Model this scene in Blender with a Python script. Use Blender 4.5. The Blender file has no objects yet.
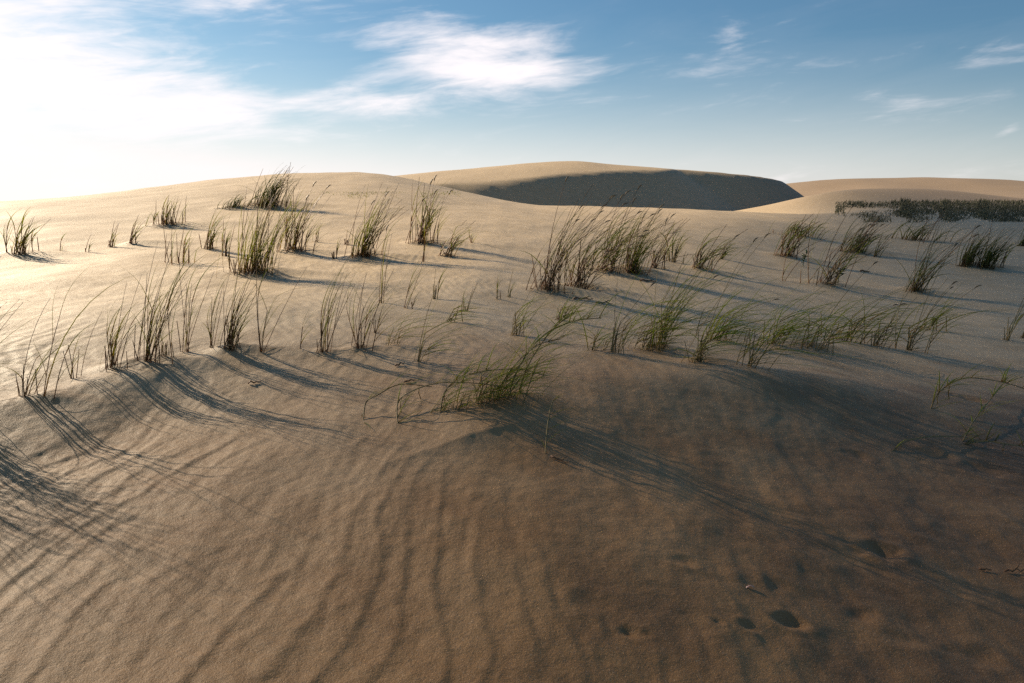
import bpy, math, random
import numpy as np
from mathutils import Vector

random.seed(7)
sc = bpy.context.scene
COL = sc.collection
R = math.radians

# ------------------------------------------------------------------ camera
W, H, FPX = 1024, 683, 796.0
EYE = 1.6
PITCH = math.atan((341.5 - 206.0) / FPX)
cam_d = bpy.data.cameras.new('camera')
cam_d.sensor_width = 36.0
cam_d.lens = 36.0 * FPX / W
cam_d.clip_start = 0.05
cam_d.clip_end = 6000
cam = bpy.data.objects.new('camera', cam_d)
cam.location = (0, 0, EYE)
cam.rotation_euler = (math.pi / 2 - PITCH, 0, 0)
COL.objects.link(cam)
sc.camera = cam

SUN_AZ = R(50)      # to the left of the view direction
SUN_EL = R(24.5)

# ------------------------------------------------------------------ noise
_rs = np.random.RandomState(3)
_perm = np.concatenate([_rs.permutation(256)] * 3)
_ga = _rs.rand(256) * 2 * np.pi
_gx, _gy = np.cos(_ga), np.sin(_ga)

def noise(x, y, seed=0):
    x = np.asarray(x, float) + seed * 17.31
    y = np.asarray(y, float) - seed * 9.77
    xi = np.floor(x).astype(np.int64); yi = np.floor(y).astype(np.int64)
    xf = x - xi; yf = y - yi
    u = xf * xf * xf * (xf * (xf * 6 - 15) + 10)
    v = yf * yf * yf * (yf * (yf * 6 - 15) + 10)
    def g(ix, iy, dx, dy):
        k = _perm[_perm[ix & 255] + (iy & 255)]
        return _gx[k] * dx + _gy[k] * dy
    a = g(xi, yi, xf, yf); b = g(xi + 1, yi, xf - 1, yf)
    c = g(xi, yi + 1, xf, yf - 1); d = g(xi + 1, yi + 1, xf - 1, yf - 1)
    return 1.4 * ((a + u * (b - a)) + v * ((c + u * (d - c)) - (a + u * (b - a))))

def fbm(x, y, n=3, seed=0):
    s = 0; a = 1.0
    for i in range(n):
        s = s + a * noise(x * 2 ** i, y * 2 ** i, seed + i * 3); a *= 0.5
    return s

def sstep(a, b, x):
    t = np.clip((x - a) / (b - a), 0, 1)
    return t * t * (3 - 2 * t)

def smin(a, b, k):
    h = np.clip(0.5 + 0.5 * (b - a) / k, 0, 1)
    return b + (a - b) * h - k * h * (1 - h)

def gauss(x, y, cx, cy, sx, sy, rot=0.0):
    c, s = math.cos(rot), math.sin(rot)
    dx = (x - cx) * c + (y - cy) * s
    dy = -(x - cx) * s + (y - cy) * c
    return np.exp(-0.5 * ((dx / sx) ** 2 + (dy / sy) ** 2))

# smooth monotone-ish interpolation through knots
def spline(xs, ys):
    xs = np.array(xs, float); ys = np.array(ys, float)
    d = np.diff(ys) / np.diff(xs)
    m = np.empty_like(ys); m[0] = d[0]; m[-1] = d[-1]
    for i in range(1, len(xs) - 1):
        if d[i - 1] * d[i] <= 0: m[i] = 0
        else:
            w1 = 2 * (xs[i + 1] - xs[i]) + (xs[i] - xs[i - 1]); w2 = (xs[i + 1] - xs[i]) + 2 * (xs[i] - xs[i - 1])
            m[i] = (w1 + w2) / (w1 / d[i - 1] + w2 / d[i])
    def f(x):
        x = np.clip(x, xs[0], xs[-1])
        i = np.clip(np.searchsorted(xs, x) - 1, 0, len(xs) - 2)
        h = xs[i + 1] - xs[i]; t = (x - xs[i]) / h
        return ((2 * t ** 3 - 3 * t ** 2 + 1) * ys[i] + (t ** 3 - 2 * t ** 2 + t) * h * m[i]
                + (-2 * t ** 3 + 3 * t ** 2) * ys[i + 1] + (t ** 3 - t ** 2) * h * m[i + 1])
    return f

# ------------------------------------------------------------------ terrain
P_LEFT = spline([-10, 0, 3, 5, 7, 10, 14, 20, 27, 38, 50, 60, 72, 90, 130, 400, 3000],
                [-.75, -.34, -.02, .24, .43, .48, .62, 1.02, 1.62, 2.55, 3.25, 3.45, 3.0, 1.0, -4, -8, -10])
P_MID = spline([-10, 0, 3, 5, 7, 10, 14, 20, 30, 40, 50, 65, 90, 400, 3000],
               [-.75, -.34, -.03, .22, .40, .46, .56, .82, 1.28, 1.56, 1.45, .6, -.5, -3, -8])
P_RIGHT = spline([-10, 0, 3, 5, 7, 10, 14, 20, 30, 50, 70, 110, 180, 400, 3000],
                 [-.7, -.32, -.04, .16, .32, .35, .40, .50, .72, 1.0, 1.1, 2.0, 3.2, 1, -8])
BR_Y = spline([-14, -6, -3.6, -2.9, -2.3, -1.4, -.6, 0, 1, 2, 3.5, 6, 14],
              [3.0, 3.7, 5.0, 5.85, 6.55, 6.75, 6.5, 6.1, 6.2, 6.5, 7.0, 7.6, 9])
BR_A = spline([-14, -6, -3.5, -2.4, -1.4, -.7, 0, .8, 1.6, 2.6, 3.6, 5, 14],
              [.13, .15, .14, .115, .06, .03, .03, .06, .125, .135, .08, .02, 0])
MOUNDS = []
PITS = []          # filled below, needs the ray caster

def big_dune(x, y):
    # windward back rising to a brink, cut by two slip faces
    wob = 1.5 * noise(x * .05, y * .02, 5) + .35 * noise(x * .2, y * .12, 6)
    gx = np.where(x < 8, gauss(x, 0, 8, 0, 40, 1), gauss(x, 0, 8, 0, 48, 1))
    top = .9 + 7.6 * gx * gauss(y, 0, 146, 0, 27, 1) + .8 * gauss(x, y, 9.5, 146, 7, 14)
    def ell(cx, cy, rx, ry):
        q = np.sqrt(((x - cx) / rx) ** 2 + ((y - cy) / ry) ** 2) + 1e-6
        return (1 - q) * q / np.sqrt(((x - cx) / rx ** 2) ** 2 + ((y - cy) / ry ** 2) ** 2 + 1e-9)
    d1 = ell(-26, 140, 66, 33) + wob
    d2 = ell(18, 156, 42.5, 29) + wob * .7
    base = -0.6 + .012 * (x)
    s1 = base + np.tan(R(33)) * d1
    s2 = base + np.tan(R(33)) * d2
    s = np.maximum(s1, s2)
    return smin(top + .12 * fbm(x * .1, y * .1, 2, 8), s, .35)

def height(x, y, fine=True):
    x = np.asarray(x, float); y = np.asarray(y, float)
    u = x / (np.maximum(y, 0) + 3.0)
    # ---- broad lie of the land
    wl = sstep(.05, -.19, u); wr = sstep(.16, .50, u); wm = 1 - np.maximum(wl, wr); 
    z = (P_LEFT(y) * wl + P_MID(y) * wm + P_RIGHT(y) * wr) / (wl + wm + wr)
    # left dune's crest falls away to the left edge of the view
    z = z - (2.3 * sstep(-.24, -.72, u) - .45 * gauss(u, 0, -.22, 0, .13, 1)) * sstep(22, 55, y) * sstep(130, 70, y)
    # land rolls away to the right, away from the sun
    xt = x + .5; tilt = .158 * np.where(xt > 0, xt * xt / (np.abs(xt) + 1.6), 0)
    z = z - (1.15 * np.tanh(tilt / 1.15)) * sstep(-2, 1.5, y) * sstep(60, 12, y)
    z = z + .05 * np.clip(-x - 1.0, 0, 3) * sstep(6.5, 3, y)
    # ---- brink of the near terrace
    wobb = .22 * noise(x * .9, y * .25, 1) + .07 * noise(x * 2.7, y * .8, 2)
    yb = BR_Y(x) + wobb
    A = BR_A(x)
    s = y - yb
    z = z - A * sstep(0.06, -1.5, s) * sstep(0.5, 3.0, y + 1.5) - .02
    z = z + .22 * A * np.exp(-(s / .34) ** 2)
    # ---- hummocks with grass
    z = z + .09 * gauss(x, y, 2.35, 6.7, 1.1, .55, .1) + .05 * gauss(x, y, .08, 5.55, .75, .45, .35)
    z = z + .05 * gauss(x, y, 4.2, 5.2, .9, .5)
    # sharp little lee ridge below the central runner grass
    rl = (y - 4.78) - .75 * (x + .28)
    z = z + .036 * np.exp(-np.abs(x + .25) ** 2 / .2) * np.where(rl > 0, np.exp(-rl / .5), np.exp(rl / .13))
    # mid-ground undulation
    z = z + .06 * fbm(x * .28, y * .2, 3, 11) * sstep(6, 12, y) * sstep(90, 40, y)
    z = z + .22 * fbm(x * .06, y * .05, 2, 13) * sstep(18, 40, y)
    z = z + .016 * fbm(x * 1.3, y * .9, 3, 14) * sstep(40, 12, y)
    # ---- far dunes
    bd = big_dune(x, y) if y.max() > 61 else 0 * x
    z = np.where(y > 62, np.maximum(z, bd * sstep(62, 80, y) + z * (1 - sstep(62, 80, y))), z)
    for (cx, cy, sx, sy, hh) in () if y.max() < 61 else ((96, 250, 18, 26, 4.2), (118, 240, 14, 26, 2.0), (137, 236, 17, 26, 3.0), (76, 246, 17, 24, 4.6), (166, 262, 20, 30, 3.6),
                                 (84, 200, 60, 24, 1.5), (50, 117, 15, 9, 2.3), (230, 290, 60, 50, 4)):
        z = z + hh * gauss(x, y, cx, cy, sx, sy, .2)
    for (cx, cy, r, h) in MOUNDS:
        if abs(cy - y.min()) > 60 and cy < y.min(): continue
        dx = x - cx; dy = y - cy
        z = z + h * np.exp(-.5 * (np.where(dx > 0, dx / (2.6 * r), dx / r) ** 2 + (dy / np.where(dx > 0, .75 * r, .9 * r)) ** 2))
    if not fine:
        return z
    near = sstep(8.5, 5.2, y) * sstep(12, 6, np.abs(x))
    # ---- wind ripples: gentle stoss towards the sun, short lee on the right
    for lam, amp, sd, lean, th in ((.175, .0066, 21, -.16, -.28), (.08, .0022, 31, -.10, -.25)):
        fan = 1 + .03 * (y - 3)
        p = (x / fan + lean * (y - 3) * np.clip((1.2 - x) / 2.5, -1.3, 1) + .30 * noise(x * .7, y * .5, sd) + .11 * noise(x * 1.9, y * 1.5, sd + 1)
             + .02 * noise(x * 6, y * 5, sd + 5)) / lam
        f = p - np.floor(p)
        prof = np.where(f < .80, (f / .80) ** 1.8, 1 - sstep(.80, 1.0, f))
        k = np.floor(p)
        m = sstep(th, th + .55, noise(x * 1.1, y * .75, sd + 2) + .35 * noise(k * 3.7, y * .9, sd + 3))
        z = z + amp * (prof - .4) * m * near * (1 - .8 * sstep(-.8, .2, x) * sstep(4.3, 5.2, y)) * (1 - .6 * sstep(-.2, 1.3, x)) * (1 - .75 * gauss(x, y, -.3, 4.7, .55, .45))
    # small cross ripples on the terrace and mid-ground
    p = (x * .9 + y * .35 + .35 * noise(x * .6, y * .6, 41) + .07 * noise(x * 3, y * 3, 42)) / .14
    z = z + .0022 * np.sin(2 * np.pi * p) * sstep(-.5, .3, noise(x * .5, y * .4, 43)) * sstep(4.5, 7, y) * sstep(30, 14, y)
    # lumpy trampled sand on the right
    lump = sstep(-.2, 1.6, x) * sstep(5.8, 4.3, y)
    z = z + lump * (.011 * noise(x * 3.1, y * 2.3, 51) + .007 * noise(x * 7.5, y * 6, 52)) + .0035 * noise(x * 13, y * 11, 53) * near
    for (cx, cy, r, dep) in PITS:
        q = ((x - cx) ** 2 * .75 + ((y - cy) * 1.1) ** 2) / r ** 2
        z = z - dep * .68 * np.exp(-q * (1 + .9 * noise(x * 13, y * 13, 61))) + .16 * dep * np.exp(-((np.sqrt(q) - 1.7) / .5) ** 2)
    return z

CP, SP = math.cos(PITCH), math.sin(PITCH)
def ground_at(px, py):
    """point of the sand seen at a pixel of the photograph (ray marched)"""
    cx = (px - W / 2) / FPX; cy = (H / 2 - py) / FPX
    d = np.array([cx, CP + SP * cy, -SP + CP * cy])
    ts = np.concatenate([np.linspace(1.2, 14, 260), np.geomspace(14, 400, 300)])
    X = d[0] * ts; Y = d[1] * ts; Z = EYE + d[2] * ts
    below = np.nonzero(Z < height(X, Y, False))[0]
    i = below[0] if len(below) else len(ts) - 1
    ts = np.linspace(ts[max(i - 1, 0)], ts[i], 24)
    X = d[0] * ts; Y = d[1] * ts; Z = EYE + d[2] * ts
    below = np.nonzero(Z < height(X, Y, False))[0]
    i = below[0] if len(below) else 23
    return float(X[i]), float(Y[i]), float(ts[i])

_pits = [(884, 551, .075, .05), (856, 549, .035, .02), (790, 622, .06, .05), (748, 626, .04, .03), (718, 622, .025, .02),
         (630, 632, .04, .035), (648, 634, .025, .018), (592, 600, .075, .018), (860, 614, .06, .028), (683, 560, .05, .025), (966, 398, .07, .04),
         (936, 455, .06, .025), (858, 456, .05, .02), (988, 470, .08, .03), (780, 585, .05, .018), (905, 640, .07, .02), (975, 655, .09, .03)]
for (a, b, r, dp) in _pits:
    X, Y, t = ground_at(a, b)
    PITS.append((X, Y, .8 * r * t / 3.6, .62 * dp * t / 3.6))

_m = []
for (a, b, wp, hp) in [(267, 206, 26, 9), (137, 245, 22, 7), (20, 254, 26, 5), (171, 225, 34, 6), (255, 272, 40, 8), (292, 251, 24, 5), (364, 257, 30, 6), (421, 243, 24, 5),
                       (548, 290, 34, 9), (580, 288, 30, 7), (632, 272, 28, 9), (606, 271, 30, 5), (700, 269, 18, 4), (788, 257, 26, 5), (826, 285, 30, 6), (855, 252, 30, 6),
                       (914, 291, 20, 6), (966, 266, 18, 5), (985, 268, 20, 5), (146, 361, 26, 9), (113, 368, 24, 8), (230, 349, 22, 8), (47, 396, 20, 4), (516, 396, 40, 5),
                       (657, 348, 24, 8), (700, 362, 22, 8), (806, 346, 30, 8), (322, 352, 16, 4), (358, 348, 20, 5), (447, 256, 14, 3), (234, 208, 26, 5)]:
    X, Y, t = ground_at(a, b)
    _m.append((X, Y, .5 * wp * t / FPX, hp * .75 * t / FPX))
MOUNDS.extend(_m)

# tensor grid, dense near the camera and stretching out to the horizon
def stretch(start, step, growth, end):
    out = []; v = start; s = step
    while v < end:
        v += s; s *= growth; out.append(v)
    return out
xr = list(np.arange(0, 4.4, .0155)); xr += stretch(xr[-1], .016, 1.022, 2600)
xs = np.array([-v for v in xr[:0:-1]] + xr)
yn = list(np.arange(1.5, 8.2, .0145)); yf = stretch(yn[-1], .016, 1.0125, 2600)
yb_ = stretch(-1.5, .03, 1.09, 60)
ys = np.array([-v for v in yb_[::-1]] + yn + yf)
GX, GY = np.meshgrid(xs, ys)
_r = int(np.searchsorted(ys, 32)); _q = int(np.searchsorted(ys, 60))
GZ = np.concatenate([height(GX[:_r], GY[:_r]), height(GX[_r:_q], GY[_r:_q], False), height(GX[_q:], GY[_q:], False)])
ny, nx = GX.shape

def grid_mesh(name, r0, r1):
    V = np.stack([GX[r0:r1], GY[r0:r1], GZ[r0:r1]], -1).reshape(-1, 3).astype(np.float32)
    n = r1 - r0
    idx = np.arange(n * nx).reshape(n, nx)
    F = np.stack([idx[:-1, :-1], idx[:-1, 1:], idx[1:, 1:], idx[1:, :-1]], -1).reshape(-1, 4)
    me = bpy.data.meshes.new(name)
    me.vertices.add(len(V)); me.vertices.foreach_set('co', V.ravel())
    me.loops.add(F.size); me.loops.foreach_set('vertex_index', F.ravel().astype(np.int32))
    me.polygons.add(len(F)); me.polygons.foreach_set('loop_start', np.arange(0, F.size, 4, dtype=np.int32))
    me.polygons.foreach_set('loop_total', np.full(len(F), 4, dtype=np.int32))
    me.polygons.foreach_set('use_smooth', np.ones(len(F), dtype=bool))
    me.update(calc_edges=True)
    return me

# ------------------------------------------------------------------ materials
class NT:
    def __init__(s, tree): s.t = tree; s.n = tree.nodes; s.l = tree.links
    def node(s, typ, **kw):
        n = s.n.new(typ)
        for k, v in kw.items(): setattr(n, k, v)
        return n
    def put(s, sock, v):
        if v is None: return
        if isinstance(v, bpy.types.NodeSocket): s.l.new(v, sock)
        else: sock.default_value = v
    def math(s, op, a, b=None, c=None, clamp=False):
        n = s.node('ShaderNodeMath', operation=op, use_clamp=clamp)
        s.put(n.inputs[0], a); s.put(n.inputs[1], b)
        if c is not None: s.put(n.inputs[2], c)
        return n.outputs[0]
    def mix(s, f, a, b, typ='MIX'):
        n = s.node('ShaderNodeMix', data_type='RGBA', blend_type=typ)
        s.put(n.inputs[0], f); s.put(n.inputs[6], a); s.put(n.inputs[7], b)
        return n.outputs[2]
    def ramp(s, f, a, b):
        n = s.node('ShaderNodeMapRange', interpolation_type='SMOOTHSTEP')
        s.put(n.inputs[0], f); n.inputs[1].default_value = a; n.inputs[2].default_value = b
        return n.outputs[0]
    def noise(s, vec, scale, detail=3, rough=.55, dist=0):
        n = s.node('ShaderNodeTexNoise')
        s.put(n.inputs['Vector'], vec); n.inputs['Scale'].default_value = scale
        n.inputs['Detail'].default_value = detail; n.inputs['Roughness'].default_value = rough
        n.inputs['Distortion'].default_value = dist
        return n.outputs[0]

def newmat(name):
    m = bpy.data.materials.new(name); m.use_nodes = True
    t = NT(m.node_tree); t.n.clear()
    out = t.node('ShaderNodeOutputMaterial')
    return m, t, out

def sand_material():
    m, t, out = newmat('sand')
    geo = t.node('ShaderNodeNewGeometry'); P = geo.outputs['Position']
    grain = t.noise(P, 170, 2, .75)
    coarse = t.noise(P, 55, 4, .75)
    patch = t.noise(P, 1.7, 4, .6)
    big = t.noise(P, .25, 3, .5)
    sx = t.node('ShaderNodeSeparateXYZ'); t.l.new(P, sx.inputs[0])
    # paler sand on the terrace and dunes, browner sand towards the near slope
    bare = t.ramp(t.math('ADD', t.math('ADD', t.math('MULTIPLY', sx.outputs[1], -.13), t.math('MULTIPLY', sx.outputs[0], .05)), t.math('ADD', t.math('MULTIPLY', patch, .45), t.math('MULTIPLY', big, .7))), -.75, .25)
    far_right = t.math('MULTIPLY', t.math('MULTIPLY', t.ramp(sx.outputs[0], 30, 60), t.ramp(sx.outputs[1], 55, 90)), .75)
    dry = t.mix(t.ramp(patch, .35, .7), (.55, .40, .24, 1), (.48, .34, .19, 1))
    brown_sand = t.mix(t.ramp(patch, .35, .7), (.40, .200, .070, 1), (.33, .157, .052, 1))
    c = t.mix(bare, dry, brown_sand)
    c = t.mix(far_right, c, (.25, .168, .105, 1))  # duller brown painted on the far-right dunes in place of shade
    # coarse reddish sand on the right-hand slope, darkened to paint in the light's falloff
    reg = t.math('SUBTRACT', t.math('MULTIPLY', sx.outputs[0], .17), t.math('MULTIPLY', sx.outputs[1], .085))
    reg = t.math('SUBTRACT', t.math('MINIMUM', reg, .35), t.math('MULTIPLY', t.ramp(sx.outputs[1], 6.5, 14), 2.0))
    falloff_dark = t.ramp(t.math('ADD', t.math('ADD', reg, t.math('MULTIPLY', patch, .55)), t.math('MULTIPLY', t.noise(P, .8, 5, .65), .55)), .20, .85)
    c = t.mix(t.math('MULTIPLY', falloff_dark, .9), c, (.135, .070, .031, 1))
    mott = t.noise(P, 26, 5, .8)
    c = t.mix(t.math('MULTIPLY', t.ramp(mott, .5, .72), .38), c, (.20, .11, .05, 1))
    # dark heavy-mineral grains and pale quartz grains
    c = t.mix(t.math('MULTIPLY', t.ramp(grain, .54, .68), .65), c, (.16, .10, .07, 1))
    c = t.mix(t.math('MULTIPLY', t.ramp(coarse, .54, .70), .5), c, (.22, .14, .09, 1))
    c = t.mix(t.math('MULTIPLY', t.ramp(grain, .42, .28), .5), c, (.70, .52, .34, 1))
    b = t.node('ShaderNodeBsdfPrincipled')
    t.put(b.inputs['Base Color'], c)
    b.inputs['Roughness'].default_value = .6
    b.inputs['Specular IOR Level'].default_value = .27
    b.inputs['Specular Tint'].default_value = (1, .95, .88, 1)
    bp = t.node('ShaderNodeBump'); bp.inputs['Strength'].default_value = .55; bp.inputs['Distance'].default_value = .006
    t.put(bp.inputs['Height'], t.math('ADD', t.math('MULTIPLY', grain, .6), coarse))
    bp2 = t.node('ShaderNodeBump'); bp2.inputs['Strength'].default_value = .35; bp2.inputs['Distance'].default_value = .02
    t.put(bp2.inputs['Height'], t.noise(P, 16, 4, .6)); t.l.new(bp.outputs[0], bp2.inputs['Normal'])
    t.l.new(bp2.outputs[0], b.inputs['Normal'])
    t.l.new(b.outputs[0], out.inputs[0])
    return m

def leaf_material(name, c1, c2, c3, trans=.4):
    """blade colour: varies per blade (uv.x random) and from base to tip (uv.y)"""
    m, t, out = newmat(name)
    uv = t.node('ShaderNodeUVMap'); sep = t.node('ShaderNodeSeparateXYZ'); t.l.new(uv.outputs[0], sep.inputs[0])
    c = t.mix(sep.outputs[0], (*c1, 1), (*c2, 1))
    c = t.mix(t.ramp(sep.outputs[1], .32, .02), c, (*c3, 1))
    c = t.mix(t.math('MULTIPLY', t.ramp(sep.outputs[1], .8, 1), .6), c, (*c3, 1))
    b = t.node('ShaderNodeBsdfPrincipled'); t.put(b.inputs['Base Color'], c)
    b.inputs['Roughness'].default_value = .55; b.inputs['Specular IOR Level'].default_value = .3
    tr = t.node('ShaderNodeBsdfTranslucent'); t.put(tr.inputs[0], c)
    mx = t.node('ShaderNodeMixShader'); mx.inputs[0].default_value = trans
    t.l.new(b.outputs[0], mx.inputs[1]); t.l.new(tr.outputs[0], mx.inputs[2]); t.l.new(mx.outputs[0], out.inputs[0])
    return m

M_SAND = sand_material()
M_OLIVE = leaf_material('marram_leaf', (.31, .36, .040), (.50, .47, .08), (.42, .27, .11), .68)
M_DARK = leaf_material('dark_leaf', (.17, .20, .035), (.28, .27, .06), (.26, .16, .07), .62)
M_LIME = leaf_material('fresh_leaf', (.36, .44, .04), (.58, .56, .08), (.42, .31, .10), .66)
M_STALK = leaf_material('dry_stalk', (.17, .085, .04), (.28, .16, .075), (.20, .09, .045), .15)
M_STRAW = leaf_material('straw_stalk', (.34, .25, .11), (.24, .17, .07), (.30, .2, .09), .15)
M_HEAD = leaf_material('seed_head', (.17, .11, .06), (.24, .17, .09), (.15, .09, .05), .2)
M_BROAD = leaf_material('broad_leaf', (.025, .06, .018), (.04, .08, .02), (.04, .06, .02), .2)
M_SCRUB = leaf_material('scrub_leaf', (.07, .065, .03), (.16, .145, .07), (.06, .05, .03), .25)

# ------------------------------------------------------------------ object helpers
def link(name, me, mat, parent=None):
    o = bpy.data.objects.new(name, me); COL.objects.link(o)
    if mat: me.materials.append(mat)
    if parent: o.parent = parent
    return o

split = int(np.searchsorted(ys, 66))
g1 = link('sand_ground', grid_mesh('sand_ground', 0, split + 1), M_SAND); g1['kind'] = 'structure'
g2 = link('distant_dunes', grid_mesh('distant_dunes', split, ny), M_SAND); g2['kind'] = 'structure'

class Blades:
    """collects tapering three-sided blades into one mesh"""
    def __init__(s): s.v = []; s.f = []; s.uv = []; s.starts = []
    def path(s, pts, r0, r1, tone, flat=.45, side=None, belly=False):
        n = len(pts); base = len(s.v); s.starts.append((base, len(s.f)))
        for i, p in enumerate(pts):
            a = pts[max(i - 1, 0)]; b = pts[min(i + 1, n - 1)]
            t = (b - a).normalized()
            sd = side if side is not None else Vector((0, 0, 1)).cross(t)
            if sd.length < 1e-4: sd = Vector((1, 0, 0))
            sd = (sd - t * sd.dot(t)).normalized(); up = t.cross(sd)
            k = i / (n - 1)
            r = r0 + (r1 - r0) * k ** 1.6
            if belly: r = r1 + (r0 - r1) * math.sin(math.pi * min(1, k * .9 + .08))
            s.v += [p + sd * r, p - sd * r, p + up * r * flat * 1.6]
            s.uv += [(tone, k)] * 3
            if i:
                q = base + 3 * i
                for e in range(3):
                    f = (e + 1) % 3
                    s.f.append((q - 3 + e, q - 3 + f, q + f, q + e))
        s.f.append((base, base + 2, base + 1)); q = base + 3 * (n - 1); s.f.append((q, q + 1, q + 2))
    def build(s, name, mat, parent=None):
        if not s.v: return None
        if parent and parent.type == 'EMPTY' and 1 < len(s.starts) <= 6 and name[-1] == 's':      # few enough to be parts of their own
            ends = s.starts[1:] + [(len(s.v), len(s.f))]
            for (v0, f0), (v1, f1) in zip(s.starts, ends):
                q = Blades(); q.v = s.v[v0:v1]; q.uv = s.uv[v0:v1]; q.starts = [(0, 0)]
                q.f = [tuple(i - v0 for i in f) for f in s.f[f0:f1]]
                q.build({'leaves': 'leaf', 'dead_leaves': 'dead_leaf'}.get(name, name[:-1]), mat, parent)
            return None
        org = parent.location if parent else Vector((0, 0, 0))
        me = bpy.data.meshes.new(name)
        me.from_pydata([tuple(p - org) for p in s.v], [], s.f)
        ul = me.uv_layers.new(name='UVMap')
        li = np.empty(len(me.loops), np.int32); me.loops.foreach_get('vertex_index', li)
        ul.data.foreach_set('uv', np.array(s.uv, np.float32)[li].ravel())
        me.polygons.foreach_set('use_smooth', np.ones(len(me.polygons), dtype=bool))
        me.update()
        return link(name, me, mat, parent)

def gz(x, y):
    i = min(max(int(np.searchsorted(xs, x)) - 1, 0), nx - 2); j = min(max(int(np.searchsorted(ys, y)) - 1, 0), ny - 2)
    a = (x - xs[i]) / (xs[i + 1] - xs[i]); b = (y - ys[j]) / (ys[j + 1] - ys[j])
    return float((GZ[j, i] * (1 - a) + GZ[j, i + 1] * a) * (1 - b) + (GZ[j + 1, i] * (1 - a) + GZ[j + 1, i + 1] * a) * b)

def bend(p0, L, th0, th1, az, n=8, pw=1.4, kink=0, gust=.0):
    """curve leaving the sand at th0 from vertical and bending to th1 towards azimuth az (0 = downwind, +x)"""
    pts = [Vector(p0)]; p = Vector(p0); ds = L / n
    for i in range(n):
        s = (i + .5) / n
        th = th0 + (th1 - th0) * s ** pw + (kink if s > .6 else 0)
        a = az + gust * math.sin(5 * s + p0[0] * 9)
        p = p + Vector((math.sin(th) * math.cos(a), math.sin(th) * math.sin(a), math.cos(th))) * ds
        pts.append(p.copy())
    return pts

def thing(name, loc, label, cat, group=None):
    o = bpy.data.objects.new(name, None); COL.objects.link(o); o.location = loc
    o.empty_display_size = .1
    o['label'] = label; o['category'] = cat
    if group: o['group'] = group
    return o

rnd = random.Random(11)
GROUPS = {'marram': 'marram grass tufts on the dunes', 'low': 'wind-laid green grass on the near hummocks', 'stub': 'broken dry stalks in the sand'}

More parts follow.
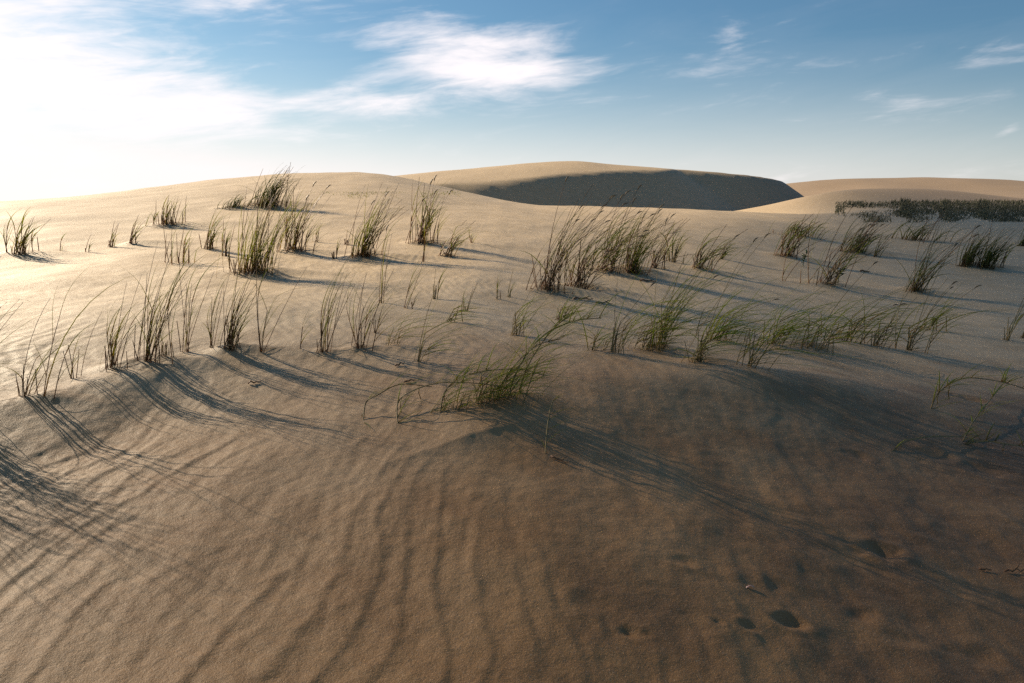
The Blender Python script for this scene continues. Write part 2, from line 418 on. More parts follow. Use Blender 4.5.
def tuft(px, py, hpx, wpx, n, label, mat=None, lean=.5, stalks=0, heads=0, spread=.25, dry=.35, shape='clump', depth=.5, curl=.55, thick=1.0, name='grass_tuft', cat='grass tuft', group='marram', smat=None, minlen=.45, flow=0.0, dense=None):
    if dense is None: dense = n >= 70 or mat is M_DARK
    X, Y, t = ground_at(px, py)
    m = t / FPX                                    # metres per pixel here
    Hm = hpx * m; Wm = wpx * m * .5
    z = gz(X, Y)
    root = thing(name, (X, Y, z), label, cat, GROUPS.get(group, group))
    lv, st = Blades(), Blades(); single = []; nh = 0
    width = thick * max(.0024, .50 * m)            # blades get a little coarser with distance so they still read
    def base():
        a = rnd.uniform(0, 6.283); q = abs(rnd.gauss(0, .68))
        bx = X + Wm * q * math.cos(a); by = Y + Wm * depth * q * math.sin(a)
        return (bx, by, gz(bx, by) - .03)
    nsh = 0 if dense else max(1, int(n / 4.2))
    ncl = int(n * .8) if dense else int(n * .22)
    for i in range(nsh):
        # a shoot: stiff sheath, then leaves leaving it one above the other and streaming downwind
        Hs = Hm * (minlen + (1.1 - minlen) * rnd.random() ** .8)
        th0 = rnd.gauss(.03 + .22 * lean, .10 + .25 * spread); az = rnd.gauss(.05, .5)
        p0 = base()
        stem = bend(p0, Hs * (.62 if flow < .5 else .38) + .03, th0, th0 + .25 * lean, az, 7, 1.2)
        tone = rnd.random()
        st.path(stem, width * 1.05, width * .7, tone, .85)
        nl = rnd.choice([2, 3, 3, 4, 5])
        for j in range(nl):
            q = stem[min(7, 2 + int(6 * (j + rnd.random()) / nl))]
            L = Hs * rnd.uniform(.45, .95) * (1 + .5 * flow)
            if j == nl - 1: q = stem[-1]; L = Hs * rnd.uniform(.5, .85) * (1 + .4 * flow)
            t0 = th0 + .25 * lean + rnd.uniform(0, .25) + .55 * flow
            t1 = t0 + lean * rnd.uniform(.35, 1.0) + curl * rnd.uniform(.3, 1.3)
            la = rnd.gauss(.08, .38) if rnd.random() > .1 else rnd.uniform(-3, 3)
            lv.path(bend(q, L, t0, min(t1, 1.95), la, 9, rnd.uniform(1.0, 1.7), 0, .15), width * rnd.uniform(.75, 1.1), width * .12, min(1, max(0, tone + rnd.uniform(-.3, .3))), .3, Vector((math.sin(la + rnd.uniform(-.9, .9)), math.cos(la), .25)))
    for i in range(ncl):
        L = Hm * (minlen + (1.15 - minlen) * rnd.random() ** 1.3) * (1.0 + .4 * lean)
        th0 = rnd.gauss(.02 + .36 * lean, spread * .5); th1 = th0 + lean * rnd.uniform(.6, 1.5) + rnd.uniform(0, curl)
        az = rnd.gauss(.05, .45) if rnd.random() > .05 else rnd.uniform(-3.1, 3.1)
        pts = bend(base(), L + .03, th0, min(th1, 2.0), az, 8, rnd.uniform(1.1, 2.0), rnd.choice([0, 0, 0, 0, .5]) * rnd.random())
        lv.path(pts, width * rnd.uniform(.7, 1.15), width * .16, rnd.random(), .3, Vector((math.sin(az + rnd.uniform(-.8, .8)), math.cos(az), .2)))
    for i in range(stalks):
        long_ = rnd.random() > dry
        L = Hm * (rnd.uniform(.75, 1.15) * (1 + .3 * lean) if long_ else rnd.uniform(.18, .45))
        th0 = rnd.gauss(.03 + .5 * lean * long_, .08 + .16 * lean); th1 = th0 + (lean * rnd.uniform(.2, .7) if long_ else rnd.uniform(-.1, .12))
        az = rnd.gauss(.0, .35) if long_ else rnd.uniform(-3.1, 3.1)
        b = base()
        pts = bend(b, L + .03, th0, th1, az, 7, 1.2)
        w = width * (.75 if long_ else .95)
        headed = long_ and nh < heads
        tgt = Blades() if headed or stalks <= 5 else st
        tgt.path(pts, w, w * (.5 if long_ else .75), rnd.random(), .9)
        if tgt is not st: single.append([tgt, None])
        if headed:
            nh += 1; hd = Blades(); single[-1][1] = hd
            p = pts[-1]; d = (pts[-1] - pts[-2]).normalized()
            hp = [pts[-1] - d * .01]
            for k in range(4): hp.append(hp[-1] + (d + Vector((.12 * k, 0, -.10 * k))).normalized() * min(.05, .35 * m * 8 / 1.6))
            hd.path(hp, width * 1.5, width * .3, rnd.random(), 1.0, None, True)
    dd = Blades()                                   # dead leaves matted on the sand round the foot
    for i in range(int((n + stalks) * .3)):
        b = base(); L = Hm * rnd.uniform(.15, .4)
        dd.path(bend((b[0], b[1], b[2] + .034 + rnd.random() * .02), L, rnd.uniform(1.2, 1.5), rnd.uniform(1.5, 1.75), rnd.gauss(.1, .9), 5), width * .9, width * .2, rnd.random(), .3)
    lv.build('leaf_blades', mat or M_OLIVE, root)
    dd.build('dead_leaves', M_STRAW, root)
    st.build('stalks', smat or M_STALK, root)
    for sg, hd in single:
        q = sg.build('seed_stalk' if hd else 'stalk', smat or M_STALK, root)
        if hd:
            h = hd.build('seed_head', M_HEAD, root); h.parent = q
    return root

# ---- far left to centre, on the rising sand
T = tuft
T(20, 254, 36, 30, 60, 'low dense green grass tuft alone on bright sand near the left edge of the photo', lean=.45, stalks=8)
T(60, 251, 16, 5, 5, 'faint sprig of a few thin blades to the right of the lone left-edge tuft', lean=.4)
T(88, 252, 15, 8, 7, 'tiny sprig on bare bright sand left of the small tuft with a dark shadow', lean=.5, stalks=2)
T(111, 247, 22, 9, 12, 'small upright tuft at the left end of a low mound with a dark shadow', lean=.3, stalks=4)
T(131, 243, 24, 12, 14, 'small tuft with one long bent blade on the low mound with a dark shadow', lean=.7, stalks=4)
T(171, 224, 24, 36, 44, 'brownish spiky tuft in the hollow below the skyline dune, left of the dense round clump', lean=.3, stalks=18, dry=.3)
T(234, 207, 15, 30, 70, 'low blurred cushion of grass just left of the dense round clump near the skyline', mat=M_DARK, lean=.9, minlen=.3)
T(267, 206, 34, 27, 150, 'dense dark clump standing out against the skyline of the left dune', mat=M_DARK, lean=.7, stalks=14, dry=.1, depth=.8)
T(178, 263, 34, 40, 20, 'scattered thin green stems left of the big mid-ground clump', lean=.25, stalks=10, spread=.1)
T(209, 249, 34, 14, 34, 'narrow tuft bending right just left of the big mid-ground clump', lean=.6, stalks=4)
T(226, 256, 30, 12, 14, 'sparse stems at the left foot of the big mid-ground clump', lean=.3, stalks=5)
T(253, 272, 66, 44, 120, 'biggest mid-ground clump on the left, dense olive leaves over many bare brown stems', lean=.45, stalks=34, dry=.35, depth=.7, spread=.3)
T(292, 250, 52, 26, 62, 'tall leaning clump right beside the biggest mid-ground clump', lean=.55, stalks=16, heads=3, dry=.2)
T(316, 242, 24, 7, 10, 'little upright sprig between the leaning clump and the pair of red-brown stubs', lean=.35)
T(334, 259, 24, 6, 3, 'pair of red-brown broken stubs standing close together in open sand', lean=.1, stalks=5, dry=1.0, group='stub', thick=1.2, name='grass_stub', cat='dry stalks')
T(346, 245, 16, 9, 5, 'small faint stubs behind the pair of red-brown broken stubs', lean=.1, stalks=5, dry=.8, group='stub', name='grass_stub', cat='dry stalks')
T(362, 256, 58, 26, 84, 'tall clump with reddish stem bases and long blades sweeping right in centre left', lean=.65, stalks=24, dry=.4, heads=2)
T(381, 303, 82, 5, 7, 'single very tall stem leaning right in front of the reddish-based clump', lean=.3, stalks=2, dry=0, heads=1)
T(421, 243, 52, 24, 52, 'clump with dark brown seed stalks under the left end of the shaded far dune', lean=.4, stalks=18, dry=.15, heads=5)
T(423, 262, 46, 4, 2, 'lone brown stalk standing below the clump with dark brown seed stalks', lean=.2, stalks=2, dry=0, heads=1)
T(447, 256, 34, 13, 36, 'short tuft arching over to the right, last one before the open sand in the middle', lean=1.0, stalks=6, dry=.6)
T(472, 243, 16, 8, 10, 'tiny tuft behind the short arching tuft at the edge of the open middle sand', lean=.5)
T(405, 308, 46, 4, 5, 'slim single stem on open sand left of the pair of pale stubs', lean=.3, stalks=1, dry=0)
T(412, 309, 18, 3, 0, 'one short brown stub right of the slim single stem', stalks=2, dry=1.0, group='stub', name='grass_stub', cat='dry stalks', lean=.1)
T(434, 299, 34, 6, 4, 'pale pair of upright stubs with a thin blade between them in the open sand', lean=.2, stalks=4, dry=.8, group='stub', name='grass_stub', cat='dry stalks', smat=M_STRAW)
T(467, 311, 26, 8, 9, 'small sprig with a short spur of shadow left of the tall centre stand', lean=.35, stalks=3)
# ---- left foreground brink
T(22, 396, 78, 26, 15, 'sparse tuft with stems sweeping low, at the left edge of the near ridge', lean=1.0, stalks=8, dry=.7, curl=.9)
T(47, 396, 122, 12, 9, 'tall lone arching stem on the near left ridge, its tip curling far to the right', lean=.65, curl=.6, spread=.06, thick=1.1)
T(70, 378, 80, 12, 7, 'thin bent stem standing between the tall arching stem and the dense near-left tuft', lean=.55, stalks=4, dry=.9, spread=.1)
T(113, 368, 78, 26, 26, 'near-left tuft with a slanting dark broken stalk leaning back to the left', lean=.35, stalks=13, dry=.75, spread=.22)
T(146, 361, 100, 28, 46, 'tallest and densest tuft on the near left ridge, blades sweeping up and right', lean=.5, stalks=10, dry=.5, curl=.4, spread=.16)
T(166, 356, 36, 12, 6, 'short brown stubs between the densest near tuft and the two straight stems', lean=.2, stalks=8, dry=.9, group='stub', name='grass_stub', cat='dry stalks')
T(185, 352, 82, 12, 11, 'two straight tall stems side by side along the near left ridge', lean=.25, stalks=5, dry=.4, spread=.08)
T(211, 348, 62, 10, 10, 'upright green stems right of the two straight tall stems', lean=.3, stalks=4, dry=.5, spread=.1)
T(230, 349, 72, 22, 34, 'dark brown bristly tuft near the right end of the near left ridge', lean=.45, stalks=18, dry=.6)
T(261, 352, 82, 8, 11, 'slender tuft with feathery bent tips, last on the near left ridge', lean=.6, stalks=2, dry=0, spread=.1)
T(300, 348, 50, 5, 4, 'thin pale stem just left of the slanting brown stub on bright sand', lean=.3)
T(322, 352, 74, 18, 15, 'thin tuft with a slanting brown stub, standing where the near ridge fades out', lean=.3, stalks=7, dry=.5, spread=.12)
T(358, 348, 78, 26, 18, 'forked dark stalk with thin blades, like a V, in front of the open sand', lean=.5, stalks=9, dry=.4, spread=.28)
T(375, 333, 60, 10, 8, 'wispy stems just behind the forked V-shaped stalk', lean=.5, stalks=2, dry=.2)
# ---- outside the frame on the left: throws the tangled shadow over the lower left corner
T(-60, 410, 118, 50, 60, 'dense tall tuft at the left end of the near ridge throwing a tangled shadow', lean=.9, stalks=14, curl=.9)
T(-115, 420, 125, 60, 64, 'tall tuft farther left whose shadow falls across the lower left corner', lean=.9, stalks=14, curl=.9)
T(-48, 424, 66, 30, 22, 'short leaning tuft at the very end of the near left ridge', lean=1.1, stalks=8, curl=.9)
# ---- centre stand
T(548, 289, 84, 36, 40, 'leftmost part of the tall centre stand, long dark seed stalks leaning far right', lean=.75, stalks=30, heads=9, dry=.4, depth=.6)
T(578, 287, 74, 30, 44, 'grass under the longest slanting stalks of the centre stand', lean=1.0, stalks=22, heads=5, dry=.4)
T(606, 270, 60, 34, 62, 'greener leaning grass in the middle of the centre stand, below the shaded dune', lean=.9, stalks=14, heads=4, dry=.3)
T(632, 272, 60, 26, 90, 'tight leafy bush with reddish base at the right end of the centre stand', lean=.6, stalks=22, heads=4, dry=.5)
T(655, 268, 46, 16, 26, 'loose grass on the shadow side of the tight leafy bush', lean=.9, stalks=8, dry=.4)
T(497, 299, 28, 6, 7, 'faint thin stem left of the tall centre stand', lean=.3, stalks=2)
T(509, 297, 24, 5, 5, 'second thin stem beside the left foot of the tall centre stand', lean=.2, stalks=2, smat=M_STRAW)
T(673, 262, 32, 26, 26, 'pale short stubs and leaves right of the centre stand', lean=.4, stalks=12, dry=.6, smat=M_STRAW)
T(700, 268, 42, 20, 44, 'yellowish tuft arching right on the bare sand right of the centre stand', lean=1.0, stalks=8, dry=.5, curl=.7)
T(722, 259, 24, 8, 14, 'small curled tuft right beside the yellowish arching tuft', lean=1.2)
# ---- right middle distance
T(788, 256, 34, 26, 54, 'soft bushy grass at the left end of the right-hand group, above the dark seedlings', lean=.8, stalks=10)
T(800, 236, 20, 44, 60, 'low spreading grass behind the soft bushy grass on the right', mat=M_OLIVE, lean=1.1, stalks=4)
T(784, 281, 34, 5, 4, 'single leaning stem below the soft bushy grass, left of the dark seedlings', lean=.7, stalks=1, dry=0)
T(826, 284, 60, 32, 34, 'leaning stalks with drooping tips beside the lower dark green seedling', lean=.85, stalks=14, heads=4, dry=.3)
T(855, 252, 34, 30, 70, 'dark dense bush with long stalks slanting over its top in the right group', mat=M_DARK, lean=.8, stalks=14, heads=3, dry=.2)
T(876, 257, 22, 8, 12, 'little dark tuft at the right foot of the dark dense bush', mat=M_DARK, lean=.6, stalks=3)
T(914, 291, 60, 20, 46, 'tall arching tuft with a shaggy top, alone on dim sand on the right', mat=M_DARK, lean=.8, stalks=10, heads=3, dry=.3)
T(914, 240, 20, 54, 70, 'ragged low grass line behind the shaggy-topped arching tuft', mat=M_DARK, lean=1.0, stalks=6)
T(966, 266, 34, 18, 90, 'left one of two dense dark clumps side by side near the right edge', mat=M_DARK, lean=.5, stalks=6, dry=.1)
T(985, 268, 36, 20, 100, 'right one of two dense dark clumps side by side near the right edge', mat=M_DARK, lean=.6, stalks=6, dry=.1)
T(1000, 268, 26, 10, 10, 'thin pale stems just right of the two dense dark clumps', lean=.5)
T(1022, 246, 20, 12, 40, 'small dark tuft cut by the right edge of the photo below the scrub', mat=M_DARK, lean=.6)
T(1006, 340, 52, 10, 9, 'stiff leaning straw-coloured sprig with a seed head at the right edge', lean=.6, stalks=5, dry=.2, heads=4, smat=M_STRAW)
T(1022, 338, 40, 8, 12, 'dark leaning sprig cut by the right edge, beside the straw-coloured sprig', mat=M_DARK, lean=.9, stalks=3)

# ---- wind-laid green grass on the near hummocks
def low(px, py, hpx, wpx, n, label, **k):
    k.setdefault('mat', M_LIME); k.setdefault('smat', M_STRAW); k.setdefault('group', 'low')
    k.setdefault('lean', 1.0); k.setdefault('curl', .6); k.setdefault('spread', .2); k.setdefault('depth', .5); k.setdefault('dry', .5)
    n = int(n * 1.8); k.setdefault('flow', .8)
    if 'flow' in k and k['flow'] > .5: hpx *= 1.45; wpx *= 1.6
    return tuft(px, py, hpx, wpx, n, label, **k)
low(500, 399, 74, 52, 13, 'bright yellow-green tuft swept up and right, centre of the foreground', lean=1.0, stalks=6, curl=.2, flow=.42, depth=.9, minlen=.35)
low(452, 410, 34, 34, 16, 'green leaves trailing low over the sand at the far left of the central green grass', lean=1.0, stalks=2, mat=M_LIME)
low(478, 404, 46, 30, 18, 'green leaves rising toward the bright tuft, between it and the runner loops', lean=.9, stalks=3)
low(492, 398, 44, 36, 24, 'fine yellow stems at the left foot of the bright yellow-green tuft', lean=1.1, stalks=6)
low(592, 350, 38, 16, 10, 'thin yellow blades left of the dark green leaning bundle on the right hummock', lean=.9, stalks=3)
low(612, 352, 62, 18, 14, 'pale yellow-green blades leaning steeply at the left end of the right hummock', lean=.8, stalks=4, heads=2)
low(642, 350, 58, 22, 20, 'yellow-green blades just left of the dark green leaning bundle', lean=.9, stalks=5, heads=1)
low(657, 348, 74, 16, 26, 'dark green leaning bundle with a seed head on the crest of the right hummock', lean=.6, stalks=6, heads=3, curl=.3)
low(695, 362, 72, 14, 20, 'tall straw stem whose leaves stream right over the hummock', lean=.95, stalks=5, dry=.4, heads=2)
low(716, 340, 50, 24, 30, 'bundle of bright leaves streaming right in the middle of the right hummock', lean=1.15, stalks=4, heads=1)
low(748, 366, 64, 16, 18, 'yellow-based blade in the shade of the hummock with leaves streaming right', lean=1.2, stalks=4)
low(772, 344, 44, 26, 26, 'leaves lying almost flat along the top of the right hummock', lean=1.35, stalks=4)
low(806, 346, 48, 28, 26, 'tangled streaming leaves over the darkest shade of the right hummock', lean=1.3, stalks=6, heads=2)
low(842, 340, 46, 30, 22, 'streaming olive leaves on the right shoulder of the hummock', lean=1.25, stalks=6, heads=1, mat=M_OLIVE)
low(876, 346, 44, 24, 16, 'thin olive leaves at the far right end of the hummock grass', lean=1.2, stalks=6, mat=M_OLIVE)
low(908, 350, 56, 18, 12, 'last leaning stalks with pale heads at the right end of the hummock', lean=.9, stalks=7, heads=4, mat=M_OLIVE, dry=.3)
low(930, 330, 30, 16, 8, 'short pale-headed stalks behind the right end of the hummock', lean=.9, stalks=5, heads=3, mat=M_OLIVE, dry=.3)
low(390, 345, 34, 10, 8, 'thin yellow sprig bent right behind the forked V-shaped stalk', lean=.8, stalks=2)
low(418, 362, 50, 8, 8, 'thin drooping yellow stem on open sand right of the forked V-shaped stalk', lean=.8, stalks=2, dry=.2)
low(448, 322, 30, 12, 8, 'pale yellow wisp on open sand behind the drooping yellow stem', lean=1.0, stalks=2)
low(515, 335, 40, 14, 10, 'thin yellowish stems between the bright green tuft and the tall centre stand', lean=.6, stalks=5, heads=2)
low(560, 320, 26, 20, 10, 'short pale stems just below the tall centre stand', lean=.7, stalks=5, heads=2)

# creeping runner stems, given by the pixels their nodes stand over and the height above the sand
def runner(nodes, label, mat=M_LIME, leaves=10, hmax=.1, stems=3, seed=1, leafpx=46):
    rr = random.Random(seed)
    pts3 = []
    for (px, py, hh) in nodes:
        X, Y, t = ground_at(px, py); pts3.append((Vector((X, Y, gz(X, Y) + hh)), t))
    root = thing('grass_runner', (pts3[0][0].x, pts3[0][0].y, gz(pts3[0][0].x, pts3[0][0].y)), label, 'grass runner', 'creeping grass runners')
    m = pts3[0][1] / FPX; w = max(.0024, .75 * m)
    V = [p for p, _ in pts3]; fine = []
    n = len(V)
    for i in range(n - 1):
        p0, p1, p2, p3 = V[max(i - 1, 0)], V[i], V[i + 1], V[min(i + 2, n - 1)]
        for k in range(7):
            t = k / 7
            fine.append(.5 * ((2 * p1) + (p2 - p0) * t + (2 * p0 - 5 * p1 + 4 * p2 - p3) * t * t + (3 * p1 - p0 - 3 * p2 + p3) * t ** 3))
    fine.append(V[-1])
    st, lv = Blades(), Blades()
    st.path(fine, w * 1.05, w * .7, rr.random(), .9)
    for i in range(stems):
        q = fine[rr.randrange(2, len(fine) - 2)]
        g = gz(q.x, q.y)
        if q.z - g > .02:
            st.path([q, Vector((q.x - .01, q.y, (q.z + g) / 2)), Vector((q.x + rr.uniform(-.02, .02), q.y, g - .03))], w * .8, w * .7, rr.random(), .9)
    for i in range(leaves):
        q = fine[rr.randrange(1, len(fine))]
        L = leafpx * m * rr.uniform(.4, 1.1)
        lv.path(bend(q, L, rr.uniform(.6, 1.3), rr.uniform(1.3, 2.0), rr.gauss(.25, .75), 7), w * rr.uniform(.6, .95), w * .15, rr.random(), .3)
    st.build('runner_stem', M_STRAW, root)
    lv.build('leaf_blades', mat, root)
    return root
runner([(363, 422, -.02), (366, 412, .06), (378, 410, .10), (400, 402, .12), (432, 398, .08)], 'leftmost runner of the central green grass, a bent sprout at the end of its stem', leaves=7, seed=2)
runner([(398, 426, -.02), (398, 414, .07), (412, 412, .14), (440, 406, .16), (478, 404, .14), (505, 402, .1)], 'yellow runner stem looping right toward the bright green central tuft', leaves=20, seed=3)
runner([(440, 414, -.02), (444, 406, .08), (458, 402, .16), (486, 400, .2), (520, 398, .2), (545, 396, .14)], 'thickest green runner arching up into the bright green central tuft', leaves=34, seed=4, leafpx=60)
for _k, (_nodes, _lab) in enumerate([
    ([(507, 399, -.03), (514, 397, .13), (526, 396, .29), (545, 396, .44), (572, 396, .54), (600, 396, .57)], 'main green stem of the central spray, sweeping up and far to the right'),
    ([(496, 398, -.03), (503, 396, .10), (516, 395, .22), (536, 394, .34), (560, 394, .40)], 'lower green stem of the central spray, beneath its main stem'),
    ([(518, 392, -.03), (526, 391, .15), (540, 391, .33), (556, 391, .48), (574, 391, .58)], 'steepest green stem at the back of the central spray')]):
    runner(_nodes, _lab, leaves=28, seed=40 + _k, stems=0, leafpx=66)
runner([(545, 456, -.03), (547, 444, .09), (550, 436, .17), (553, 432, .21)], 'brown twiggy sprout standing alone on the sand below the central green tuft', leaves=7, seed=5, mat=M_OLIVE, leafpx=36, stems=0)
runner([(930, 409, -.02), (938, 404, .10), (958, 398, .17), (985, 398, .18), (1020, 402, .14), (1060, 410, .05)], 'dark arching runner by the right edge of the sand, bowed over a small pit', leaves=36, seed=6, mat=M_OLIVE)
runner([(890, 452, -.01), (905, 446, .03), (925, 443, .045), (945, 441, .035), (962, 441, .03)], 'thin yellow runner lying on dark sand low at the right, reaching left', leaves=2, seed=7, stems=1, leafpx=26)
runner([(962, 442, -.01), (972, 428, .04), (985, 412, .06), (1000, 396, .10), (1006, 392, .16)], 'knotted yellow stem rising to the right edge from the low yellow runner', leaves=18, seed=8, stems=1)
runner([(962, 444, -.01), (985, 446, .035), (1008, 451, .05), (1040, 455, .04)], 'dark curled runner trailing off the right edge under the knotted yellow stem', leaves=14, seed=9, mat=M_DARK, stems=1, leafpx=40)

# ---- two small broad-leaved seedlings
def seedling(px, py, hpx, label, seed):
    rr = random.Random(seed)
    X, Y, t = ground_at(px, py); m = t / FPX; z = gz(X, Y); Hm = hpx * m
    root = thing('leafy_seedling', (X, Y, z), label, 'seedling', 'dark green seedlings')
    st, lv = Blades(), Blades()
    stem = bend((X, Y, z - .03), Hm + .03, .05, .45, .1, 7)
    st.path(stem, .5 * m, .25 * m, .3, .9)
    for i in range(13):
        q = stem[rr.randrange(2, len(stem))]
        lv.path(bend(q, Hm * rr.uniform(.28, .45), rr.uniform(.5, 1.3), rr.uniform(1.0, 1.9), rr.uniform(-3.1, 3.1), 5), Hm * .085, Hm * .01, rr.random(), .25, None, True)
    st.build('stem', M_BROAD, root); lv.build('leaves', M_BROAD, root)
seedling(803, 266, 13, 'small dark green leafy seedling below the soft bushy grass, farther of the two', 1)
seedling(838, 283, 16, 'dark green leafy seedling beside the leaning drooping stalks, nearer of the two', 2)

# ---- litter
def twig(px, py, lpx, ang, label, seed, mat=M_STALK, fork=True):
    rr = random.Random(seed)
    X, Y, t = ground_at(px, py); m = t / FPX; L = lpx * m; z = gz(X, Y)
    b = Blades(); pts = []
    for k in range(6):
        s = (k / 5 - .5) * L
        x = X + s * math.cos(ang); y = Y + s * math.sin(ang) + rr.uniform(-.04, .04) * L
        zz = gz(x, y) + .006 + .02 * rr.random() * (k % 2)
        pts.append(Vector((x, y, zz)))
    b.path(pts, 1.1 * m, .5 * m, .4, .9)
    if fork:
        q = pts[3]; b.path([q, q + Vector((.12 * L, .06 * L, .015)), q + Vector((.25 * L, .16 * L, .02))], .7 * m, .3 * m, .6, .9)
    o = b.build('twig', mat); o['label'] = label; o['category'] = 'twig'; o['group'] = 'twigs and dry bits on the sand'
twig(1014, 573, 22, .15, 'short dark twig lying on the darkest sand at the lower right edge', 1)
twig(985, 572, 12, -.1, 'thin dark twig lying left of the twig at the lower right edge', 2, fork=False)
twig(583, 300, 22, .3, 'dark dry bit lying on sand just below the tall centre stand', 3)
twig(604, 304, 18, .1, 'pale dry bit beside the dark one below the centre stand', 4, mat=M_STRAW)
twig(648, 282, 20, .5, 'dry leaf scrap on the shadow below the tight leafy bush', 5)
twig(400, 366, 10, .4, 'tiny dark scrap on the shaded sand behind the central runners', 6, fork=False)
twig(410, 382, 12, .5, 'dark brown scrap just above the leftmost central runner', 7, fork=False)
twig(255, 384, 12, .2, 'little dark twig lying on the sand below the near left ridge', 8, fork=False)
twig(865, 272, 10, .1, 'thin dark twig on dim sand right of the leaning drooping stalks', 9, fork=False)
twig(560, 462, 22, -.6, 'brown crumpled root end half buried below the twiggy sprout', 10, mat=M_STALK)

# pale pink shell chip
def shell(px, py):
    import bmesh
    X, Y, t = ground_at(px, py); m = t / FPX; a = 4.2 * m
    bm = bmesh.new(); N = 9; rings = []
    for j in range(4):
        r = j / 3
        rings.append([bm.verts.new((math.cos(-.3 + 3.7 * i / N) * a * r, math.sin(-.3 + 3.7 * i / N) * a * .6 * r, (.009 * (1 - r * r)) + .0016 * (i % 2) * r)) for i in range(N + 1)])
    for j in range(3):
        for i in range(N): bm.faces.new((rings[j][i], rings[j][i + 1], rings[j + 1][i + 1], rings[j + 1][i]))
    bmesh.ops.remove_doubles(bm, verts=bm.verts, dist=1e-5)
    bmesh.ops.solidify(bm, geom=bm.faces[:], thickness=.0025)
    me = bpy.data.meshes.new('shell'); bm.to_mesh(me); bm.free()
    m_, t_, out = newmat('shell'); b = t_.node('ShaderNodeBsdfPrincipled')
    b.inputs['Base Color'].default_value = (.78, .56, .48, 1); b.inputs['Roughness'].default_value = .35
    t_.put(b.inputs['Base Color'], t_.mix(t_.noise(None, 60, 2), (.70, .42, .33, 1), (.50, .24, .18, 1)))
    t_.l.new(b.outputs[0], out.inputs[0])
    o = link('shell_fragment', me, m_); o.location = (X, Y, gz(X, Y) + .004)
    o.rotation_euler = (.15, -.08, .2)
    o['label'] = 'tiny pale pink shell chip lying on the dark rippled sand'; o['category'] = 'shell'
shell(750, 588)

# ---- ground cover that reads as one mass
def cover(name, area, n, hpx, mat, seed, lean=.6):
    rr = random.Random(seed); b = Blades()
    pts = []
    while len(pts) < n:
        px = rr.uniform(area[0], area[2]); f = (px - area[0]) / (area[2] - area[0])
        py = area[1] + (area[3] - area[1]) * rr.random() ** .8 + area[4] * f
        if noise(px * .03, py * .15, seed) > -.15 + .75 * (rr.random() - .25) - .85 * f * area[5] + .6 * ((py - area[1]) / (area[3] - area[1])) ** 2: pts.append((px, py))
    px = np.array([p[0] for p in pts]); py = np.array([p[1] for p in pts])
    cx = (px - W / 2) / FPX; cy = (H / 2 - py) / FPX
    dx, dy, dz = cx, CP + SP * cy, -SP + CP * cy
    ts = np.geomspace(14, 140, 260)
    qx = dx[:, None] * ts; qy = dy[:, None] * ts
    ii = np.clip(np.searchsorted(xs, qx) - 1, 0, nx - 2); jj = np.clip(np.searchsorted(ys, qy) - 1, 0, ny - 2)
    fa = (qx - xs[ii]) / (xs[ii + 1] - xs[ii]); fb = (qy - ys[jj]) / (ys[jj + 1] - ys[jj])
    Hh = (GZ[jj, ii] * (1 - fa) + GZ[jj, ii + 1] * fa) * (1 - fb) + (GZ[jj + 1, ii] * (1 - fa) + GZ[jj + 1, ii + 1] * fa) * fb
    hit = (EYE + dz[:, None] * ts) < Hh
    for i in range(n):
        if not hit[i].any(): continue
        t = ts[hit[i].argmax()]
        X, Y = dx[i] * t, dy[i] * t; z = Hh[i][hit[i].argmax()]
        m = t / FPX; L = hpx * m * rr.uniform(.3, 1.4) * (1 + 2.2 * max(0, float(noise(px[i] * .045, 3.3, seed + 9))) * (px[i] > 900))
        th = rr.gauss(.3 * lean, .35)
        b.path(bend((X, Y, z - .05), L, th, th + lean * rr.uniform(.4, 1.4), rr.gauss(0, .8), 4), .5 * m, .12 * m, rr.random(), .5)
    o = b.build(name, mat); o['kind'] = 'stuff'; o['label'] = 'low dark scrub grass growing along the foot of the far dunes at right' if name == 'scrub' else 'thin haze of short grass along the foot of the skyline dune'; o['category'] = 'ground cover'
cover('scrub', (835, 202, 1070, 223, -1.0, 1.0), 13000, 2.5, M_SCRUB, 4)
cover('short_grass', (300, 192, 460, 199, 0, .0), 900, 1.8, M_OLIVE, 6)

# ------------------------------------------------------------------ sun, sky, clouds
sun_d = bpy.data.lights.new('sun', 'SUN'); sun_d.energy = 5.0; sun_d.angle = R(.53); sun_d.color = (1.0, .87, .67)
sun = bpy.data.objects.new('sun', sun_d); COL.objects.link(sun)
sdir = Vector((-math.sin(SUN_AZ) * math.cos(SUN_EL), math.cos(SUN_AZ) * math.cos(SUN_EL), math.sin(SUN_EL)))
sun.rotation_euler = (-sdir).to_track_quat('-Z', 'Y').to_euler()
sun.location = sdir * 50

w = bpy.data.worlds.new('World'); sc.world = w; w.use_nodes = True
t = NT(w.node_tree); t.n.clear()
out = t.node('ShaderNodeOutputWorld'); bg = t.node('ShaderNodeBackground')
sky = t.node('ShaderNodeTexSky'); sky.sky_type = 'NISHITA'; sky.sun_disc = False
sky.sun_elevation = SUN_EL; sky.sun_rotation = -SUN_AZ
sky.air_density = 1.0; sky.dust_density = .6; sky.ozone_density = 3.0; sky.altitude = 0
tc = t.node('ShaderNodeTexCoord'); D = tc.outputs['Generated']
sep = t.node('ShaderNodeSeparateXYZ'); t.l.new(D, sep.inputs[0])
az = t.math('MULTIPLY', t.math('ARCTAN2', sep.outputs[0], sep.outputs[1]), 57.2958)
el = t.math('MULTIPLY', t.math('ARCSINE', sep.outputs[2]), 57.2958)
comb = t.node('ShaderNodeCombineXYZ')
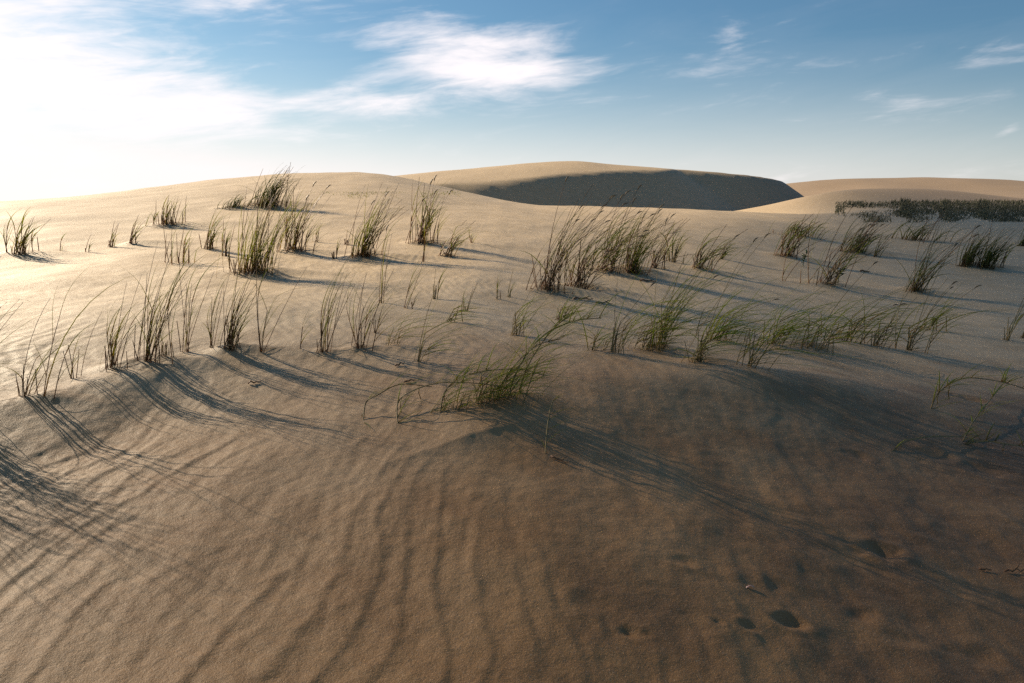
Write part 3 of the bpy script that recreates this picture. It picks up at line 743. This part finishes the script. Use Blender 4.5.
# wisps run up to the right: shear elevation by azimuth
t.put(comb.inputs[0], t.math('MULTIPLY', az, .055)); t.put(comb.inputs[1], t.math('MULTIPLY', t.math('SUBTRACT', el, t.math('MULTIPLY', az, .10)), .26))
N1 = t.noise(comb.outputs[0], 1.6, 7, .62, .6)
N2 = t.noise(comb.outputs[0], 5.5, 5, .6, .4)
def blob(a, e, sa, se, wgt, shear=0.0):
    da = t.math('DIVIDE', t.math('SUBTRACT', az, a), sa)
    de0 = t.math('SUBTRACT', el, e)
    if shear: de0 = t.math('SUBTRACT', de0, t.math('MULTIPLY', t.math('SUBTRACT', az, a), shear))
    de = t.math('DIVIDE', de0, se)
    q = t.math('ADD', t.math('MULTIPLY', da, da), t.math('MULTIPLY', de, de))
    return t.math('MULTIPLY', t.math('EXPONENT', t.math('MULTIPLY', q, -.5)), wgt)
def total(l):
    s = l[0]
    for q in l[1:]: s = t.math('ADD', s, q)
    return s
M = total([blob(-30, 8.4, 7.5, 2.8, .95, .05), blob(-22, 5.6, 6.5, 1.6, .62), blob(-46, 9, 8, 5, .9), blob(-34, 12.6, 5, 1.6, .35),
           blob(-3.5, 10.6, 4.2, 1.5, .95, .0), blob(.8, 8.9, 4.2, .8, .8, .03), blob(-9.5, 7.0, 4.5, .7, .62), blob(-18.8, 12.9, 2.2, .6, .5),
           blob(14.6, 10.9, .75, .5, .58), blob(11.5, 10.2, 1.2, .4, .25, -.3), blob(29, 9.0, 1.8, .7, .36, -.2), blob(30.5, 6.4, 4, .4, .22, .15), blob(31.3, 4.6, .5, .3, .5, .5), blob(25, 6.0, 1.4, .8, .28, .3),
           blob(18, 12.9, 4, .5, .12, .1), blob(0, 13.8, 2.0, .35, .5), blob(24, 9, 12, 5, -.07), blob(7, 7.5, 10, 2.5, .14)])
dens = t.ramp(t.math('ADD', t.math('MULTIPLY', M, .62), t.math('ADD', t.math('MULTIPLY', t.math('SUBTRACT', N1, .5), 1.25), t.math('MULTIPLY', t.math('SUBTRACT', N2, .5), .55))), .08, .82)
# thin veil brightening towards the sun and the horizon
veil = total([blob(-42, 1.0, 17, 4.6, .9), blob(-22, 0, 22, 2.9, .55), blob(4, 1.0, 22, 4.2, .42), blob(30, 0, 14, 3.4, .30)])
veil = t.math('MINIMUM', t.math('ADD', veil, t.math('MULTIPLY', t.math('SUBTRACT', N1, .5), .12)), 1.0)
skyc = t.mix(1.0, sky.outputs[0], (.60, .80, .86, 1), 'MULTIPLY')
c1 = t.mix(t.math('MAXIMUM', t.math('MULTIPLY', veil, .92), 0.0), skyc, (10.8, 9.9, 9.9, 1))
c2 = t.mix(t.math('MULTIPLY', dens, .92), c1, (11.2, 10.4, 10.5, 1))
t.l.new(c2, bg.inputs[0]); bg.inputs[1].default_value = .05
t.l.new(bg.outputs[0], out.inputs[0])

# added unseen cloudy volume out left, dims the sun on the right-hand sand
def add_sun_blocker():
    e1 = Vector((math.cos(SUN_AZ), math.sin(SUN_AZ), 0)); e2 = sdir.cross(e1) * -1.0
    if e2.z < 0: e2 = -e2
    D0 = 330.0; nu, nv = 100, 46; V = []; F = []
    us = np.linspace(-50, 130, nu); vs = np.concatenate([[0.0], np.geomspace(.12, 40, nv - 1)])
    for side in (1, -1):
        for j, v in enumerate(vs):
            for i, u in enumerate(us):
                lo = -3.45 - .085 * u - .045 * max(0, u - 40) + .5 * float(noise(u * .05, 1.3, 71)) * min(1, abs(u) / 12 + .1)
                end = min(1, (u + 50) / 30, (130 - u) / 60); top = min(1, (40 - v) / 14)
                th = max(0, end) * max(0, top) * min(1.25, v / 4.2) * (1 + .22 * float(noise(u * .08, v * .15, 72)))
                p = sdir * (D0 + side * (.02 + 9 * th)) + e1 * float(u) + e2 * float(lo + v)
                V.append(tuple(p))
    n = nu * nv
    for j in range(nv - 1):
        for i in range(nu - 1):
            a = j * nu + i; F.append((a, a + 1, a + nu + 1, a + nu)); F.append((n + a, n + a + nu, n + a + nu + 1, n + a + 1))
    rim = [i for i in range(nu)] + [j * nu + nu - 1 for j in range(1, nv)] + [(nv - 1) * nu + i for i in range(nu - 2, -1, -1)] + [j * nu for j in range(nv - 2, 0, -1)]
    for k in range(len(rim)):
        a, b = rim[k], rim[(k + 1) % len(rim)]; F.append((a, n + a, n + b, b))
    me = bpy.data.meshes.new('sun_blocker'); me.from_pydata(V, [], F); me.update()
    import bmesh
    bm = bmesh.new(); bm.from_mesh(me); bmesh.ops.recalc_face_normals(bm, faces=bm.faces); bm.to_mesh(me); bm.free()
    m, t, out = newmat('sun_blocker')
    pv = t.node('ShaderNodeVolumePrincipled'); pv.inputs['Color'].default_value = (1, 1, 1, 1); pv.inputs['Density'].default_value = .135; pv.inputs['Anisotropy'].default_value = .6
    t.l.new(pv.outputs[0], out.inputs['Volume'])
    o = link('sun_blocker', me, m); o['kind'] = 'structure'; o['label'] = 'unseen sun blocker added beyond the left edge to dim the right-hand sand'
    return o
add_sun_blocker()

# ------------------------------------------------------------------ output
sc.view_settings.view_transform = 'Standard'; sc.view_settings.look = 'None'
sc.view_settings.exposure = 1.02; sc.view_settings.gamma = 1.0
sc.view_settings.use_curve_mapping = False
sc.cycles.use_denoising = False
sc.render.resolution_x = W; sc.render.resolution_y = H
